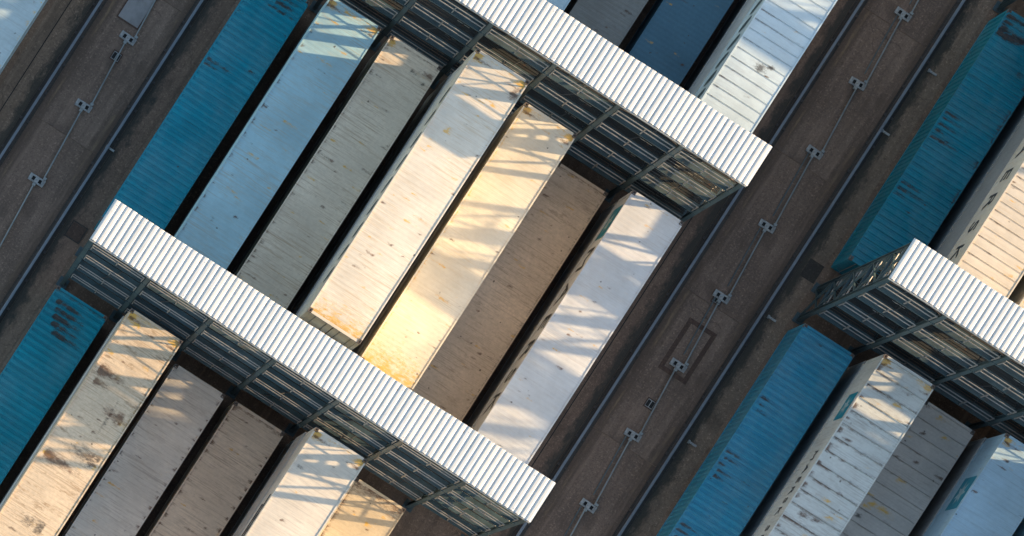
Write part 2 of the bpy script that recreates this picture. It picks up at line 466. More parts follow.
for side, pts in PL.items():
    W = [px(a, b, 0.1) for a, b in pts]
    mx = sum(p[0] for p in W) / len(W)
    step = (W[0][1] - W[-1][1]) / (len(W) - 1)
    ys = [p[1] for p in W]
    for k, yy in enumerate(ys):
        s = empty('support_plate', (mx + (W[k][0] - mx) * 0.6, yy, 0.016))
        lab = 'pale twin-hole pipe support plate in the %s-hand lane, %s from the top' % (side, ords[k])
        if side == 'right' and k == 5:
            lab = 'pale twin-hole pipe support plate inside the brown trench frame'
        s.rotation_euler = (0, 0, R(3.0 * math.sin(k * 2.7 + len(side))))
        tag(s, lab, 'plate', 'pipe support plates along the lanes')
        put('plate', plate_m, M_plate, s)
        for q in (-1, 1):
            put('recess', hole_m, M_black, s, (q * 0.155, 0, 0))
            put('clamp', clamp_m, M_pipe, s, (0.13 + q * 0.13, q * 0.22, 0))
    p = empty('pipe_run', (mx, 0, 0.0))
    tag(p, 'thin pale pipe run along the centre of the %s-hand lane' % side, 'pipe')
    full = [ys[0] + step] + ys + [ys[-1] - step]
    for k in range(len(full) - 1):
        hi, lo = full[k], full[k + 1]
        MB().bar((0.24, lo + 0.15, 0.14), (0.0, hi - 0.15, 0.14), 0.065, 0.065, 8).build('pipe_section', M_pipe, p)
        if side == 'right' and k % 4 != 2:
            MB().bar((-0.02, lo + 0.5, 0.05), (-0.20, hi - 0.10, 0.05), 0.05, 0.05, 6).build('cable', M_pipe_dark, p)

# short marker bars beside the rails
for (ax, ay), lab in (((932, 73), 'short pale marker bar by the right rail near the top edge'),
                      ((885, 133), 'short pale marker bar by the right rail beside the upper blue container'),
                      ((771.5, 319), 'short pale marker bar by the right rail near the right rack'),
                      ((692, 444), 'short pale marker bar by the right rail beside the lower blue container'),
                      ((110, 149), 'tiny pale marker block on the rail right of the left-hand lane')):
    x, y = px(ax, ay)
    o = MB().box(-0.20, 0.20, -0.04, 0.04, 0.0, 0.10).box(-0.21, -0.13, -0.07, 0.07, 0.0, 0.12).build('marker_bar', M_plate, None, (x, y, 0.0))
    tag(o, lab, 'marker', 'marker bars beside the rails')

# ------------------------------------------------------------------ containers
CW, CL, CH = 2.438, 12.192, 2.896
hx, hy = CW / 2, CL / 2
def frame_mesh():
    m = MB()
    for s in (-1, 1):
        for e in (-1, 1):
            xa, xb = sorted((s * hx, s * (hx - 0.15))); ya, yb = sorted((e * hy, e * (hy - 0.16)))
            m.box(xa + 0.004, xb - 0.004, ya + 0.004, yb - 0.004, 0.11, CH - 0.11)          # corner posts
        xa, xb = sorted((s * hx, s * (hx - 0.07)))
        m.box(xa + 0.004, xb - 0.004, -hy + 0.165, hy - 0.165, 0.02, 0.18)                  # bottom side rail
        m.box(xa + 0.006, xb - 0.006, -hy + 0.165, hy - 0.165, CH - 0.12, CH - 0.012)       # top side rail
    for e in (-1, 1):
        ya, yb = sorted((e * hy, e * (hy - 0.12)))
        m.box(-hx + 0.16, hx - 0.16, ya + 0.005, yb - 0.005, 0.02, 0.18)
        m.box(-hx + 0.16, hx - 0.16, ya + 0.005, yb - 0.005, CH - 0.13, CH - 0.010)
    m.box(-hx + 0.07, hx - 0.07, -hy + 0.13, hy - 0.13, 0.05, 0.16)                         # floor
    return m.mesh('frame')
def casting_mesh():
    m = MB()
    a, b, h = 0.081, 0.089, 0.059
    ring = [(-a, -b), (a, -b), (a, b), (-a, b)]
    inn = [(-0.035, -0.06), (0.035, -0.06), (0.035, 0.06), (-0.035, 0.06)]
    m.v = [(x, y, -h) for x, y in ring] + [(x, y, h) for x, y in ring] + [(x, y, h) for x, y in inn] + [(x, y, h - 0.05) for x, y in inn]
    m.f = [(3, 2, 1, 0)]
    for i in range(4):
        j = (i + 1) % 4
        m.f += [(i, j, 4 + j, 4 + i), (4 + i, 4 + j, 8 + j, 8 + i), (8 + i, 8 + j, 12 + j, 12 + i)]
    m.f.append((12, 13, 14, 15))
    return m.mesh('corner_casting')
def side_mesh(pitch, depth):
    """corrugated side sheet facing -X, as a closed thin sheet"""
    n = int(round((CL - 0.34) / pitch)); ys = []
    for k in range(n):
        y = -hy + 0.17 + k * (CL - 0.34) / n; p = (CL - 0.34) / n
        ys += [(y, 0), (y + p * 0.34, 0), (y + p * 0.5, depth), (y + p * 0.84, depth)]
    ys.append((hy - 0.17, 0))
    V = []; Fc = []
    for y, dd in ys:
        V += [(-hx + 0.018 + dd, y, 0.17), (-hx + 0.018 + dd, y, CH - 0.11)]
    for i in range(len(ys) - 1):
        Fc.append((2 * i, 2 * i + 1, 2 * i + 3, 2 * i + 2))
    me = bpy.data.meshes.new('side_panel'); me.from_pydata(V, [], Fc); me.materials.append(None); me.update()
    return me
MESH = {'frame': frame_mesh(), 'casting': casting_mesh(), 'side_corr': side_mesh(0.28, 0.036), 'side_flat': side_mesh(0.62, 0.008)}
dl = MB().box(0.02, hx - 0.16, -hy + 0.022, -hy + 0.065, 0.19, CH - 0.14).mesh('door_leaf')
dlb = MB().bar((0.30, -hy + 0.008, 0.15), (0.30, -hy + 0.008, CH - 0.10), 0.034, 0.034, 6).bar((0.82, -hy + 0.008, 0.15), (0.82, -hy + 0.008, CH - 0.10), 0.034, 0.034, 6).mesh('locking_bar')
un = MB().box(-hx + 0.16, hx - 0.16, hy - 0.30, hy - 0.03, 0.19, CH - 0.14).mesh('refrigeration_unit')
fanm = MB()
fanm.bar((-0.45, hy - 0.031, 1.95), (-0.45, hy - 0.012, 1.95), 0.62, 0.62, 16)
fanm.box(0.05, 0.9, hy - 0.031, hy - 0.014, 0.5, 1.5)
fanm = fanm.mesh('fan_grille')

def stain_fields(x, y, recipe, rnd, soft=True):
    """rust / ochre / grime amounts for roof points, container local metres"""
    s = np.zeros((3, len(x)))
    for it in recipe:
        k, ch = it[0], it[1]
        if k == 'hard':
            continue
        if k == 'streak':                       # x0,y0,length(+/-),half width,amp
            _, _, x0, y0, ln, hw, amp = it
            t = (x - x0) / ln
            s[ch] = np.maximum(s[ch], amp * ((t > -0.02) & (t < 1)) * np.clip(1.05 - t, 0, 1) * np.exp(-((y - y0) / hw) ** 2))
        elif k == 'blob':
            _, _, x0, y0, r, amp = it
            s[ch] = np.maximum(s[ch], amp * np.exp(-(((x - x0) ** 2 + (y - y0) ** 2) / r ** 2)))
        elif k == 'end':                        # sign, depth, amp
            _, _, sg, dep, amp = it
            s[ch] = np.maximum(s[ch], amp * np.exp(-np.clip(hy - sg * y, 0, 99) / dep))
        elif k == 'edge':                       # sign, depth, amp
            _, _, sg, dep, amp = it
            s[ch] = np.maximum(s[ch], amp * np.exp(-np.clip(hx - sg * x, 0, 99) / dep))
        elif k == 'ticks':                      # short marks at a regular step along an edge
            _, _, sg, step, amp = it
            ph = ((y + 20) / step + 0.25 * np.sin(y * 1.7)) % 1.0
            keep = np.array([noise.noise(Vector((0.3 * sg, b * 0.9, 5.0))) > -0.12 for b in y])
            s[ch] = np.maximum(s[ch], 0.8 * amp * keep * (np.abs(ph - 0.5) < 0.16) * np.exp(-np.clip(hx - 0.06 - sg * x, 0, 99) / 0.10))
        elif k == 'spots':                      # count, radius, amp
            _, _, n, r, amp = it
            for _ in range(n):
                x0, y0 = rnd.uniform(-hx, hx), rnd.uniform(-hy, hy)
                rr = r * rnd.uniform(0.6, 1.5)
                s[ch] = np.maximum(s[ch], amp * np.exp(-(((x - x0) ** 2 + (y - y0) ** 2) / rr ** 2)))
        elif k == 'streaks':                    # count, length, half width, amp
            _, _, n, ln, hw, amp = it
            for _ in range(n):
                sg = rnd.choice((-1, 1)); l = sg * ln * rnd.uniform(0.4, 1.4)
                x0, y0 = rnd.uniform(-hx, hx), rnd.uniform(-hy, hy)
                t = (x - x0) / l
                s[ch] = np.maximum(s[ch], amp * ((t > -0.02) & (t < 1)) * np.clip(1.05 - t, 0, 1) * np.exp(-((y - y0) / hw) ** 2))
    br = np.array([0.5 + 0.9 * noise.noise(Vector((a * 3.1, b * 4.7, len(x) * 0.01))) + 0.6 * noise.noise(Vector((a * 8.0, b * 11.0, 3.0))) for a, b in zip(x, y)])
    return s * (0.35 + 0.65 * np.clip(br * 1.3, 0, 1)) if soft else s

def sheet(name, xs, yz, recipe, rnd, seed, sag=0.006):
    """roof sheet over a grid xs by (y,z) profile, with the stain attribute"""
    nx, ny = len(xs), len(yz)
    X = np.tile(np.array(xs), ny)
    Y = np.repeat(np.array([a for a, _ in yz]), nx)
    Z = np.repeat(np.array([b for _, b in yz]), nx)
    wob = np.array([noise.noise(Vector((a * 0.9, b * 0.55, seed * 3.3))) for a, b in zip(X, Y)])
    Z = Z + sag * wob - 0.012 * (X / hx) ** 2
    V = np.stack([X, Y, Z], 1)
    Fc = [(j * nx + i, j * nx + i + 1, (j + 1) * nx + i + 1, (j + 1) * nx + i) for j in range(ny - 1) for i in range(nx - 1)]
    me = bpy.data.meshes.new(name)
    me.from_pydata(V.tolist(), [], Fc)
    s = stain_fields(X, Y, recipe, rnd, not any(it[0] == 'hard' for it in recipe))
    at = me.attributes.new('stain', 'FLOAT_COLOR', 'POINT')
    at.data.foreach_set('color', np.concatenate([np.clip(s, 0, 1.4).T, np.ones((len(X), 1))], 1).astype(np.float32).ravel())
    me.materials.append(None)
    me.update()
    return me

ROOFZ = CH - 0.024
def roof_profile(pitch, depth, y0, y1):
    n = max(1, int(round((y1 - y0) / pitch))); p = (y1 - y0) / n; out = []
    for k in range(n):
        y = y0 + k * p
        out += [(y, ROOFZ), (y + p * 0.38, ROOFZ), (y + p * 0.5, ROOFZ + depth), (y + p * 0.88, ROOFZ + depth)]
    out.append((y1, ROOFZ))
    return out

XS = list(np.linspace(-hx + 0.055, hx - 0.055, 24))
PLAINROOF = sheet('roof', [-hx + 0.055, 0, hx - 0.055], roof_profile(0.6, 0.01, -hy + 0.11, hy - 0.11), [], random.Random(1), 0)

def container(loc, mat, roof, recipe, seed, label, group, detailed=True, name='reefer_container', cat='container', side='side_flat', rot=0.0):
    o = empty(name, loc)
    o.rotation_euler = (0, 0, rot)
    tag(o, label, cat, group)
    rnd = random.Random(seed)
    put('frame', MESH['frame'], mat, o)
    put('side_panel', MESH[side], mat, o)
    s2 = put('side_panel', MESH[side], mat, o)
    s2.rotation_euler = (0, 0, math.pi)
    for s in (-1, 1):
        for e in (-1, 1):
            put('corner_casting', MESH['casting'], M_casting if detailed else mat, o, (s * (hx - 0.081), e * (hy - 0.089), CH - 0.059))
            if detailed:
                cc = put('corner_casting', MESH['casting'], M_casting, o, (s * (hx - 0.081), e * (hy - 0.089), 0.059))
                cc.rotation_euler = (math.pi, 0, 0)
    for s in (1, -1):
        dd = put('door_leaf', dl, mat, o)
        if s < 0:
            dd.scale = (-1, 1, 1)
        if detailed:
            put('locking_bar', dlb, M_bar, dd)
    u = put('refrigeration_unit', un, M_unit, o)
    if detailed:
        put('fan_grille', fanm, M_black, u)
    if roof == 'plain':
        put('roof', PLAINROOF, mat, o)
    elif roof[0] == 'ribs':
        put('roof', sheet('roof', XS, roof_profile(roof[1], roof[2], -hy + 0.11, hy - 0.11), recipe, rnd, seed), mat, o)
    else:                                                           # separate sheets with standing seams
        n = roof[1]; p = (CL - 0.24) / n
        for k in range(n):
            ya = -hy + 0.12 + k * p; yb = ya + p
            prof = [(ya + 0.004, ROOFZ - 0.022), (ya + 0.012, ROOFZ + 0.003)]
            prof += [(ya + 0.03 + (p - 0.065) * t, ROOFZ + 0.004 * math.sin(math.pi * t)) for t in (0, 0.2, 0.4, 0.6, 0.8, 1)]
            prof += [(yb - 0.028, ROOFZ + roof[2]), (yb - 0.010, ROOFZ + roof[2]), (yb - 0.004, ROOFZ - 0.02)]
            sr = random.Random(seed * 31 + k)
            seam = [('streak', 0, -1.17, yb - 0.02, 2.5, 0.035, roof[2] * 26 * sr.uniform(0.5, 1.1)), ('streak', 2, 1.17, ya + 0.03, -2.5, 0.03, roof[2] * 18 * sr.uniform(0.2, 1.0))]
            put('roof_panel', sheet('roof_panel', XS[::2] + [XS[-1]], prof, recipe + seam, random.Random(seed), seed), mat, o)
    return o

TEAL = (0.002, 0.235, 0.33)
P = {
    'teal_a': paint('teal_a', TEAL, 1, 0.20, 0.35, 0.15, 0.2, 0.5, fade=0.45, dark=0.55),
    'teal_b': paint('teal_b', (0.002, 0.24, 0.33), 2, 0.22, 0.3, 0.15, 0.2, 0.5, fade=0.35, dark=0.55),
    'teal_c': paint('teal_c', (0.035, 0.275, 0.42), 3, 0.25, 0.4, 0.2, 0.3, 0.5, fade=0.6, dark=0.55),
    'teal_d': paint('teal_d', (0.002, 0.21, 0.30), 4, 0.22, 0.4, 0.15, 0.25, 0.5, fade=0.45, dark=0.55),
    'ice': paint('ice_blue', (0.37, 0.585, 0.66), 5, 0.5, 0.8, 0.4, 0.15, 0.5, (0.36, 0.24, 0.12)),
    'beige': paint('weathered_beige', (0.76, 0.66, 0.52), 6, 0.4, 1.0, 0.2, 0.35, 0.55, (0.30, 0.18, 0.085)),
    'cream': paint('cream', (0.71, 0.655, 0.56), 7, 0.35, 0.7, 0.3, 0.12, 0.5, (0.40, 0.24, 0.07)),
    'cream2': paint('cream_yellow', (0.70, 0.645, 0.53), 8, 0.3, 0.45, 0.25, 0.15, 0.5, (0.40, 0.26, 0.08)),
    'brown': paint('brown_grey', (0.72, 0.57, 0.43), 9, 0.7, 0.6, 1.0, 0.5, 0.62, smear=0.6),
    'white': paint('white', (0.64, 0.65, 0.655), 10, 0.25, 0.35, 0.5, 0.10, 0.45, (0.3, 0.2, 0.12)),
    'rusty': paint('rusty_white', (0.70, 0.56, 0.40), 11, 1.0, 1.0, 0.5, 0.5, 0.55, (0.20, 0.115, 0.05), smear=0.75),
    'pale': paint('pale_grey', (0.76, 0.71, 0.63), 12, 0.4, 0.6, 0.3, 0.2, 0.5),
    'tan': paint('tan_grey', (0.74, 0.61, 0.47), 13, 0.6, 0.8, 0.35, 0.3, 0.55),
    'ivory': paint('ivory', (0.72, 0.66, 0.57), 14, 0.3, 0.4, 0.3, 0.12, 0.5),
    'khaki': paint('khaki', (0.66, 0.55, 0.39), 15, 0.4, 0.4, 0.3, 0.4, 0.55, (0.2, 0.1, 0.03)),
    'silver': paint('silver_blue', (0.60, 0.62, 0.58), 16, 0.7, 0.7, 0.5, 0.25, 0.5, (0.16, 0.10, 0.06)),
    'grey': paint('mid_grey', (0.60, 0.54, 0.475), 17, 0.3, 0.4, 0.35, 0.3, 0.55),
    'sky': paint('pale_blue', (0.40, 0.56, 0.66), 18, 0.2, 0.3, 0.2, 0.12, 0.5),
    'clean': paint('clean_white', (0.52, 0.62, 0.67), 19, 0.2, 0.3, 0.3, 0.1, 0.5),
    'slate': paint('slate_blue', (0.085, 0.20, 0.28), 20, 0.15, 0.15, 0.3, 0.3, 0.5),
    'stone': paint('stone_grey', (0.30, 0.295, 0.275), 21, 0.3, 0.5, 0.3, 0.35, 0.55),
    'wheat': paint('wheat', (0.66, 0.59, 0.49), 22, 0.3, 0.5, 0.3, 0.15, 0.5, (0.42, 0.26, 0.08)),
    'far': paint('far_grey', (0.40, 0.50, 0.53), 23, 0.15, 0.3, 0.3, 0.2, 0.5),
    'under': paint('lower_white', (0.55, 0.54, 0.52), 24, 0.2, 0.3, 0.1, 0.2, 0.55),
    'under2': paint('lower_grey', (0.30, 0.31, 0.31), 25, 0.2, 0.3, 0.1, 0.2, 0.55),
}
ROW = {-1: 60.25 + hy, 0: 44.85 + hy, 1: 41.66 - hy, 2: 26.30 - hy}
def slot(block, row, i):
    return (2.0 + 2.908 * i + BLOCK * block, ROW[row])

YEL = [('end', 1, 1, 0.14, 1.1), ('blob', 1, -1.1, 5.97, 0.30, 1.4), ('blob', 1, 1.1, 5.97, 0.26, 1.4), ('streak', 1, 1.1, 5.8, -0.9, 0.06, 1.0), ('streak', 1, -1.1, 5.7, 0.7, 0.05, 0.9), ('streak', 0, -1.1, 5.75, 1.0, 0.06, 0.8), ('streak', 0, 1.1, 5.6, -0.8, 0.06, 0.8), ('end', 0, 1, 0.05, 0.9)]
def groups_left(ys, ch=0, ln=0.55, n=3, jit=random.Random(77)):
    """clusters of short rust streaks that start at the left roof edge"""
    out = []
    for y in ys:
        for k in range(n + jit.choice((-1, 0, 1))):
            out.append(('streak', ch, -hx + 0.10 + jit.uniform(0, 0.12), y + (k - 1) * 0.285 + jit.uniform(-0.03, 0.03), ln * (0.5 + 0.6 * ((k * 37 + int(y * 10)) % 5) / 4), 0.055, 1.3))
    return out

# block, row, column, tiers, paint, roof, stains and tints, label, short phrase for what stands below it
RIB, FINE = ('ribs', 0.285, 0.045), ('ribs', 0.205, 0.0025)
TOPS = [
 (0, 1, 0, 1, 'teal_a', RIB, [('streak', 0, -1.1, 1.9, 1.2, 0.06, 1.2), ('streak', 0, -1.1, 1.65, 0.9, 0.05, 1.1), ('streak', 0, -1.1, 4.2, 1.0, 0.05, 1.0), ('streaks', 0, 4, 0.5, 0.04, 0.70)] + [('streak', 0, 0.0, 5.9 - 0.27 * k, 1.2, 0.07, 1.2) for k in range(4)],
  'teal ribbed container right of the left-hand lane, in shade above the left rack', 'teal container beside the left-hand lane'),
 (0, 1, 1, 2, 'ice', FINE, YEL + [('edge', 1, 1, 0.05, 0.7), ('ticks', 0, -1, 0.9, 0.7), ('streaks', 2, 2, 0.4, 0.04, 0.56), ('streaks', 1, 12, 0.7, 0.04, 0.9)],
  'pale blue shaded container between the teal one and the beige one, with ochre scratches', 'pale blue shaded container'),
 (0, 1, 2, 2, 'beige', FINE, [('end', 0, 1, 0.12, 0.9), ('blob', 1, -1.1, 5.9, 0.25, 1.1), ('ticks', 0, -1, 0.55, 0.8), ('edge', 0, 1, 0.04, 0.9), ('streaks', 0, 16, 0.8, 0.04, 0.52), ('streaks', 2, 2, 0.4, 0.04, 0.56), ('streak', 2, 0.2, 5.3, 0.6, 0.08, 0.8), ('streak', 0, 1.1, 5.5, -0.7, 0.10, 0.9), ('streak', 2, 1.0, 5.1, -0.4, 0.06, 0.9)],
  'dull beige shaded container with rust scratches, left of the tallest cream stack', 'dull beige shaded container'),
 (0, 1, 3, 4, 'cream', FINE, YEL + [('end', 1, -1, 0.55, 1.0), ('end', 0, -1, 0.10, 0.8), ('edge', 1, 1, 0.06, 0.9), ('edge', 1, -1, 0.05, 0.7), ('streaks', 1, 26, 0.8, 0.035, 0.7), ('streaks', 0, 2, 0.35, 0.04, 0.63), ('blob', 1, -0.45, 2.8, 0.12, 1.3), ('streak', 1, -0.6, 2.7, 0.5, 0.06, 1.0), ('blob', 0, 0.95, 5.3, 0.16, 1.1)],  # ochre tint grows stronger towards the lower end
  'sunlit cream container with ochre lower end, tallest stack in the middle block', 'tallest sunlit cream container'),
 (0, 1, 4, 3, 'cream2', FINE, YEL + [('edge', 1, -1, 0.10, 1.0), ('end', 1, -1, 0.9, 0.9), ('streaks', 2, 2, 0.4, 0.04, 0.56), ('streaks', 0, 3, 0.5, 0.04, 0.42)],  # ochre tint along the left edge, widest at the lower end
  'sunlit yellowish cream container between the tallest cream stack and the brown one', 'sunlit yellowish cream container'),
 (0, 1, 5, 1, 'brown', FINE, [('streaks', 2, 2, 0.4, 0.04, 0.56), ('streaks', 0, 8, 0.35, 0.04, 0.63), ('edge', 2, 1, 0.07, 1.0), ('end', 0, 1, 0.15, 0.9)],
  'low speckled brown container in shade left of the bright white one', 'low speckled brown container'),
 (0, 1, 6, 2, 'white', FINE, [('end', 1, 1, 0.10, 0.9), ('end', 0, 1, 0.06, 0.8), ('streaks', 2, 2, 0.4, 0.04, 0.56), ('edge', 1, -1, 0.03, 0.7), ('edge', 0, 1, 0.03, 0.6)],
  'bright white container at the right edge of the middle block, striped by shadows', 'bright white container by the right lane'),
 (0, 2, 0, 1, 'teal_b', RIB, [('streak', 0, -0.9 + 0.12 * k, 5.55 - 0.3 * k, 1.5, 0.09, 1.4) for k in range(5)] + [('end', 0, 1, 0.15, 0.8), ('streaks', 0, 2, 0.4, 0.04, 0.70)],
  'teal ribbed container with rust streaked end, below the left rack', 'teal container below the left rack'),
 (0, 2, 1, 3, 'rusty', FINE, YEL + [('streaks', 0, 25, 0.8, 0.04, 0.52), ('streaks', 2, 2, 0.4, 0.04, 0.56), ('streak', 0, -1.0, 3.4, 1.3, 0.22, 1.1), ('streak', 0, -0.9, 2.9, 0.8, 0.12, 1.1), ('streak', 0, 0.9, 2.1, -1.1, 0.25, 1.1), ('streak', 2, 1.0, 0.2, -2.0, 0.35, 0.85), ('streak', 0, -1.0, -0.6, 1.8, 0.2, 1.1), ('streak', 2, 0.6, -3.2, -1.5, 0.3, 0.85), ('streak', 2, 0.3, 1.9, 0.2, 0.7, 0.9), ('edge', 0, 1, 0.06, 1.0), ('edge', 1, 1, 0.10, 0.8), ('streaks', 1, 14, 0.6, 0.12, 0.8)],
  'sunlit white container blotched with heavy rust, below the left rack', 'rust blotched sunlit container'),
 (0, 2, 2, 1, 'pale', FINE, [('ticks', 2, -1, 0.40, 1.1), ('ticks', 0, 1, 0.55, 0.9), ('end', 2, 1, 0.06, 0.8), ('streaks', 0, 4, 1.0, 0.04, 0.49)],
  'pale grey low container with dark ticks along its edge, right of the rust blotched one', 'pale grey low container'),
 (0, 2, 3, 1, 'tan', FINE, [('ticks', 0, -1, 0.5, 1.3), ('ticks', 0, 1, 0.45, 1.3), ('edge', 0, -1, 0.06, 1.0), ('end', 0, 1, 0.14, 1.1), ('streaks', 0, 7, 0.35, 0.04, 0.63), ('streaks', 0, 5, 1.0, 0.04, 0.63)],
  'tan grey low container with rusty edges, left of the ivory sunlit one', 'tan low container with rusty edges'),
 (0, 2, 4, 3, 'ivory', FINE, YEL + [('end', 0, 1, 0.06, 0.8), ('streaks', 2, 2, 0.4, 0.04, 0.56), ('streak', 2, -1.0, 4.4, 0.4, 0.08, 1.0), ('edge', 1, 1, 0.03, 0.8)],
  'ivory sunlit container crossed by thin shadows at the bottom edge', 'ivory sunlit container at the bottom'),
 (0, 2, 5, 1, 'khaki', FINE, [('end', 0, 1, 0.3, 1.0), ('streak', 1, 0.1, 4.7, 0.35, 0.09, 1.3), ('edge', 0, -1, 0.12, 1.0), ('streaks', 0, 4, 0.35, 0.04, 0.63)],
  'khaki low container tucked right of the ivory one at the bottom edge', 'khaki low container'),
 (0, 0, 3, 2, 'sky', FINE, [('streaks', 2, 2, 0.4, 0.04, 0.56)],
  'pale blue container corner at the top edge above the upper canopy', 'pale blue container at the top edge'),
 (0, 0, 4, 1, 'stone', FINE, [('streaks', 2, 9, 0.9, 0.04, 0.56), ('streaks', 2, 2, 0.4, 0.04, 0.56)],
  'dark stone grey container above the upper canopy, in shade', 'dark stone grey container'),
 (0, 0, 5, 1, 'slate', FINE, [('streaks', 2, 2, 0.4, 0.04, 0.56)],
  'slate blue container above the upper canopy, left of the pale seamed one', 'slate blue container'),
 (0, 0, 6, 3, 'clean', ('panels', 27, 0.016), [('blob', 2, 0.1, -3.1, 0.22, 1.0), ('blob', 2, 0.45, -2.9, 0.1, 0.9), ('streaks', 2, 2, 0.4, 0.04, 0.56), ('edge', 1, 1, 0.04, 0.8)],
  'pale seamed container above the upper canopy, beside the right-hand lane', 'pale seamed container by the right lane'),
 (1, 0, 0, 1, 'teal_d', RIB, groups_left((5.3, 0.3, -2.5), 0, 1.3, 4) + [('streak', 0, -1.1, 5.2, 2.3, 0.2, 1.2), ('streak', 0, -1.1, -2.5, 2.3, 0.05, 1.3), ('streak', 0, -1.1, 0.2, 2.3, 0.04, 1.0), ('streaks', 0, 2, 0.5, 0.04, 0.70), ('ticks', 0, 1, 1.9, 0.9), ('blob', 2, 0.6, 4.0, 0.2, 0.5)],
  'teal ribbed container with dark rust streaks in the upper right, by the right-hand lane', 'upper right teal container'),
 (1, 0, 1, 3, 'wheat', ('panels', 30, 0.012), [('edge', 1, 1, 0.08, 0.9), ('streaks', 1, 8, 0.6, 0.12, 0.8), ('streaks', 0, 2, 0.35, 0.04, 0.63)],
  'sunlit wheat coloured container above the right rack with black lettering on its side', 'sunlit wheat container with lettering'),
 (1, 0, 2, 3, 'cream2', FINE, [('end', 1, -1, 0.4, 1.0), ('edge', 1, -1, 0.1, 0.9)],
  'sunlit yellowish container at the right edge above the right rack', 'yellowish container at the right edge'),
 (1, 1, 0, 1, 'teal_c', RIB, groups_left((2.3, -0.9, -4.4), 0, 0.9, 4) + [('streaks', 0, 4, 0.3, 0.04, 0.70), ('edge', 0, 1, 0.03, 0.8)],
  'teal ribbed container with rust streaks in the lower right, by the right-hand lane', 'lower right teal container'),
 (1, 1, 1, 2, 'silver', ('panels', 19, 0.030), YEL + [('ticks', 0, -1, 0.63, 1.3), ('streak', 1, 0.1, 4.6, 0.5, 0.10, 1.3), ('streaks', 0, 4, 0.35, 0.04, 0.63), ('streak', 0, -0.6, -1.2, 0.7, 0.12, 0.8), ('streaks', 0, 4, 0.5, 0.04, 0.63)],
  'pale silver container with raised roof seams and a sunlit end, below the right rack', 'silver container with raised seams'),
 (1, 1, 2, 1, 'grey', ('panels', 19, 0.014), [('streak', 1, -0.9, 1.3, 1.5, 0.14, 1.3), ('streak', 1, 0.1, 5.2, 0.5, 0.08, 1.1), ('streaks', 1, 8, 0.6, 0.12, 0.8), ('streaks', 0, 4, 0.35, 0.04, 0.63), ('streak', 2, -1.1, 0.6, 0.4, 0.1, 1.2)],
  'grey low container with ochre smears, between the silver and the pale blue ones', 'grey low container with smears'),
 (1, 1, 3, 2, 'sky', FINE, YEL + [('edge', 1, -1, 0.05, 0.7), ('streaks', 2, 2, 0.4, 0.04, 0.56)],
  'pale blue container in the lower right corner with a sunlit end', 'pale blue container in the corner'),
 (-1, 1, 6, 1, 'far', FINE, [('ticks', 1, 1, 0.6, 0.8), ('blob', 1, 1.1, 0.9, 0.25, 1.0), ('streaks', 2, 6, 0.5, 0.04, 0.63)],
  'pale grey container in the top left corner beyond the left-hand lane', 'pale grey container in the corner'),
]
level_word = {0: 'lowest', 1: 'second up', 2: 'third up'}
rnd0 = random.Random(5)
TOP = {}
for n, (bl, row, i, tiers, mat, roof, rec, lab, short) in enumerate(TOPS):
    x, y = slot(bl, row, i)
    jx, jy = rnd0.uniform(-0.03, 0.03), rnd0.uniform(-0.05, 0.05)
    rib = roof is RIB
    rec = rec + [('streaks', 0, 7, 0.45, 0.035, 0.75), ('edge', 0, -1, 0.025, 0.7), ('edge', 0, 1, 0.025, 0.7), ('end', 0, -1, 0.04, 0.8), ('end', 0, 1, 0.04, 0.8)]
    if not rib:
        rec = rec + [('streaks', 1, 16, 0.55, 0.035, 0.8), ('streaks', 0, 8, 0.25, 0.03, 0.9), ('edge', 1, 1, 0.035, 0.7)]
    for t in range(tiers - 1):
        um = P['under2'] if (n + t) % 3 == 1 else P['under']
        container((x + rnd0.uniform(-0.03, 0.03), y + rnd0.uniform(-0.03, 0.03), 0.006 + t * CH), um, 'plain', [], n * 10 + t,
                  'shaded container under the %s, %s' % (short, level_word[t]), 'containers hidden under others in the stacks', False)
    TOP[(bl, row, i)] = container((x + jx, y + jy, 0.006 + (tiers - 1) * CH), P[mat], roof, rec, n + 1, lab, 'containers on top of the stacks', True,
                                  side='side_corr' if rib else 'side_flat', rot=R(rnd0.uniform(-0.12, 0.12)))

# stacks just outside the right edge that shade the yard
OUT = [(1, -1, 0, 2), (1, -1, 2, 2), (1, -1, 3, 2), (1, 0, 3, 2), (1, 0, 4, 1), (1, 0, 5, 3), (1, 0, 6, 2), (1, 1, 4, 3), (1, 1, 5, 3), (1, 1, 6, 2)]
for n, (bl, row, i, tiers) in enumerate(OUT):
    x, y = slot(bl, row, i)
    for t in range(tiers):
        container((x, y, 0.006 + t * CH), P[('under', 'grey', 'ice')[(n + t) % 3]], 'plain', [], 500 + n * 5 + t,
                  'container %s of the %s stack past the right edge %s the rack' % (('at the foot', 'second up', 'third up')[t], ords[i], {-1: 'far above', 0: 'above', 1: 'below'}[row]), 'containers beyond the right edge', False)

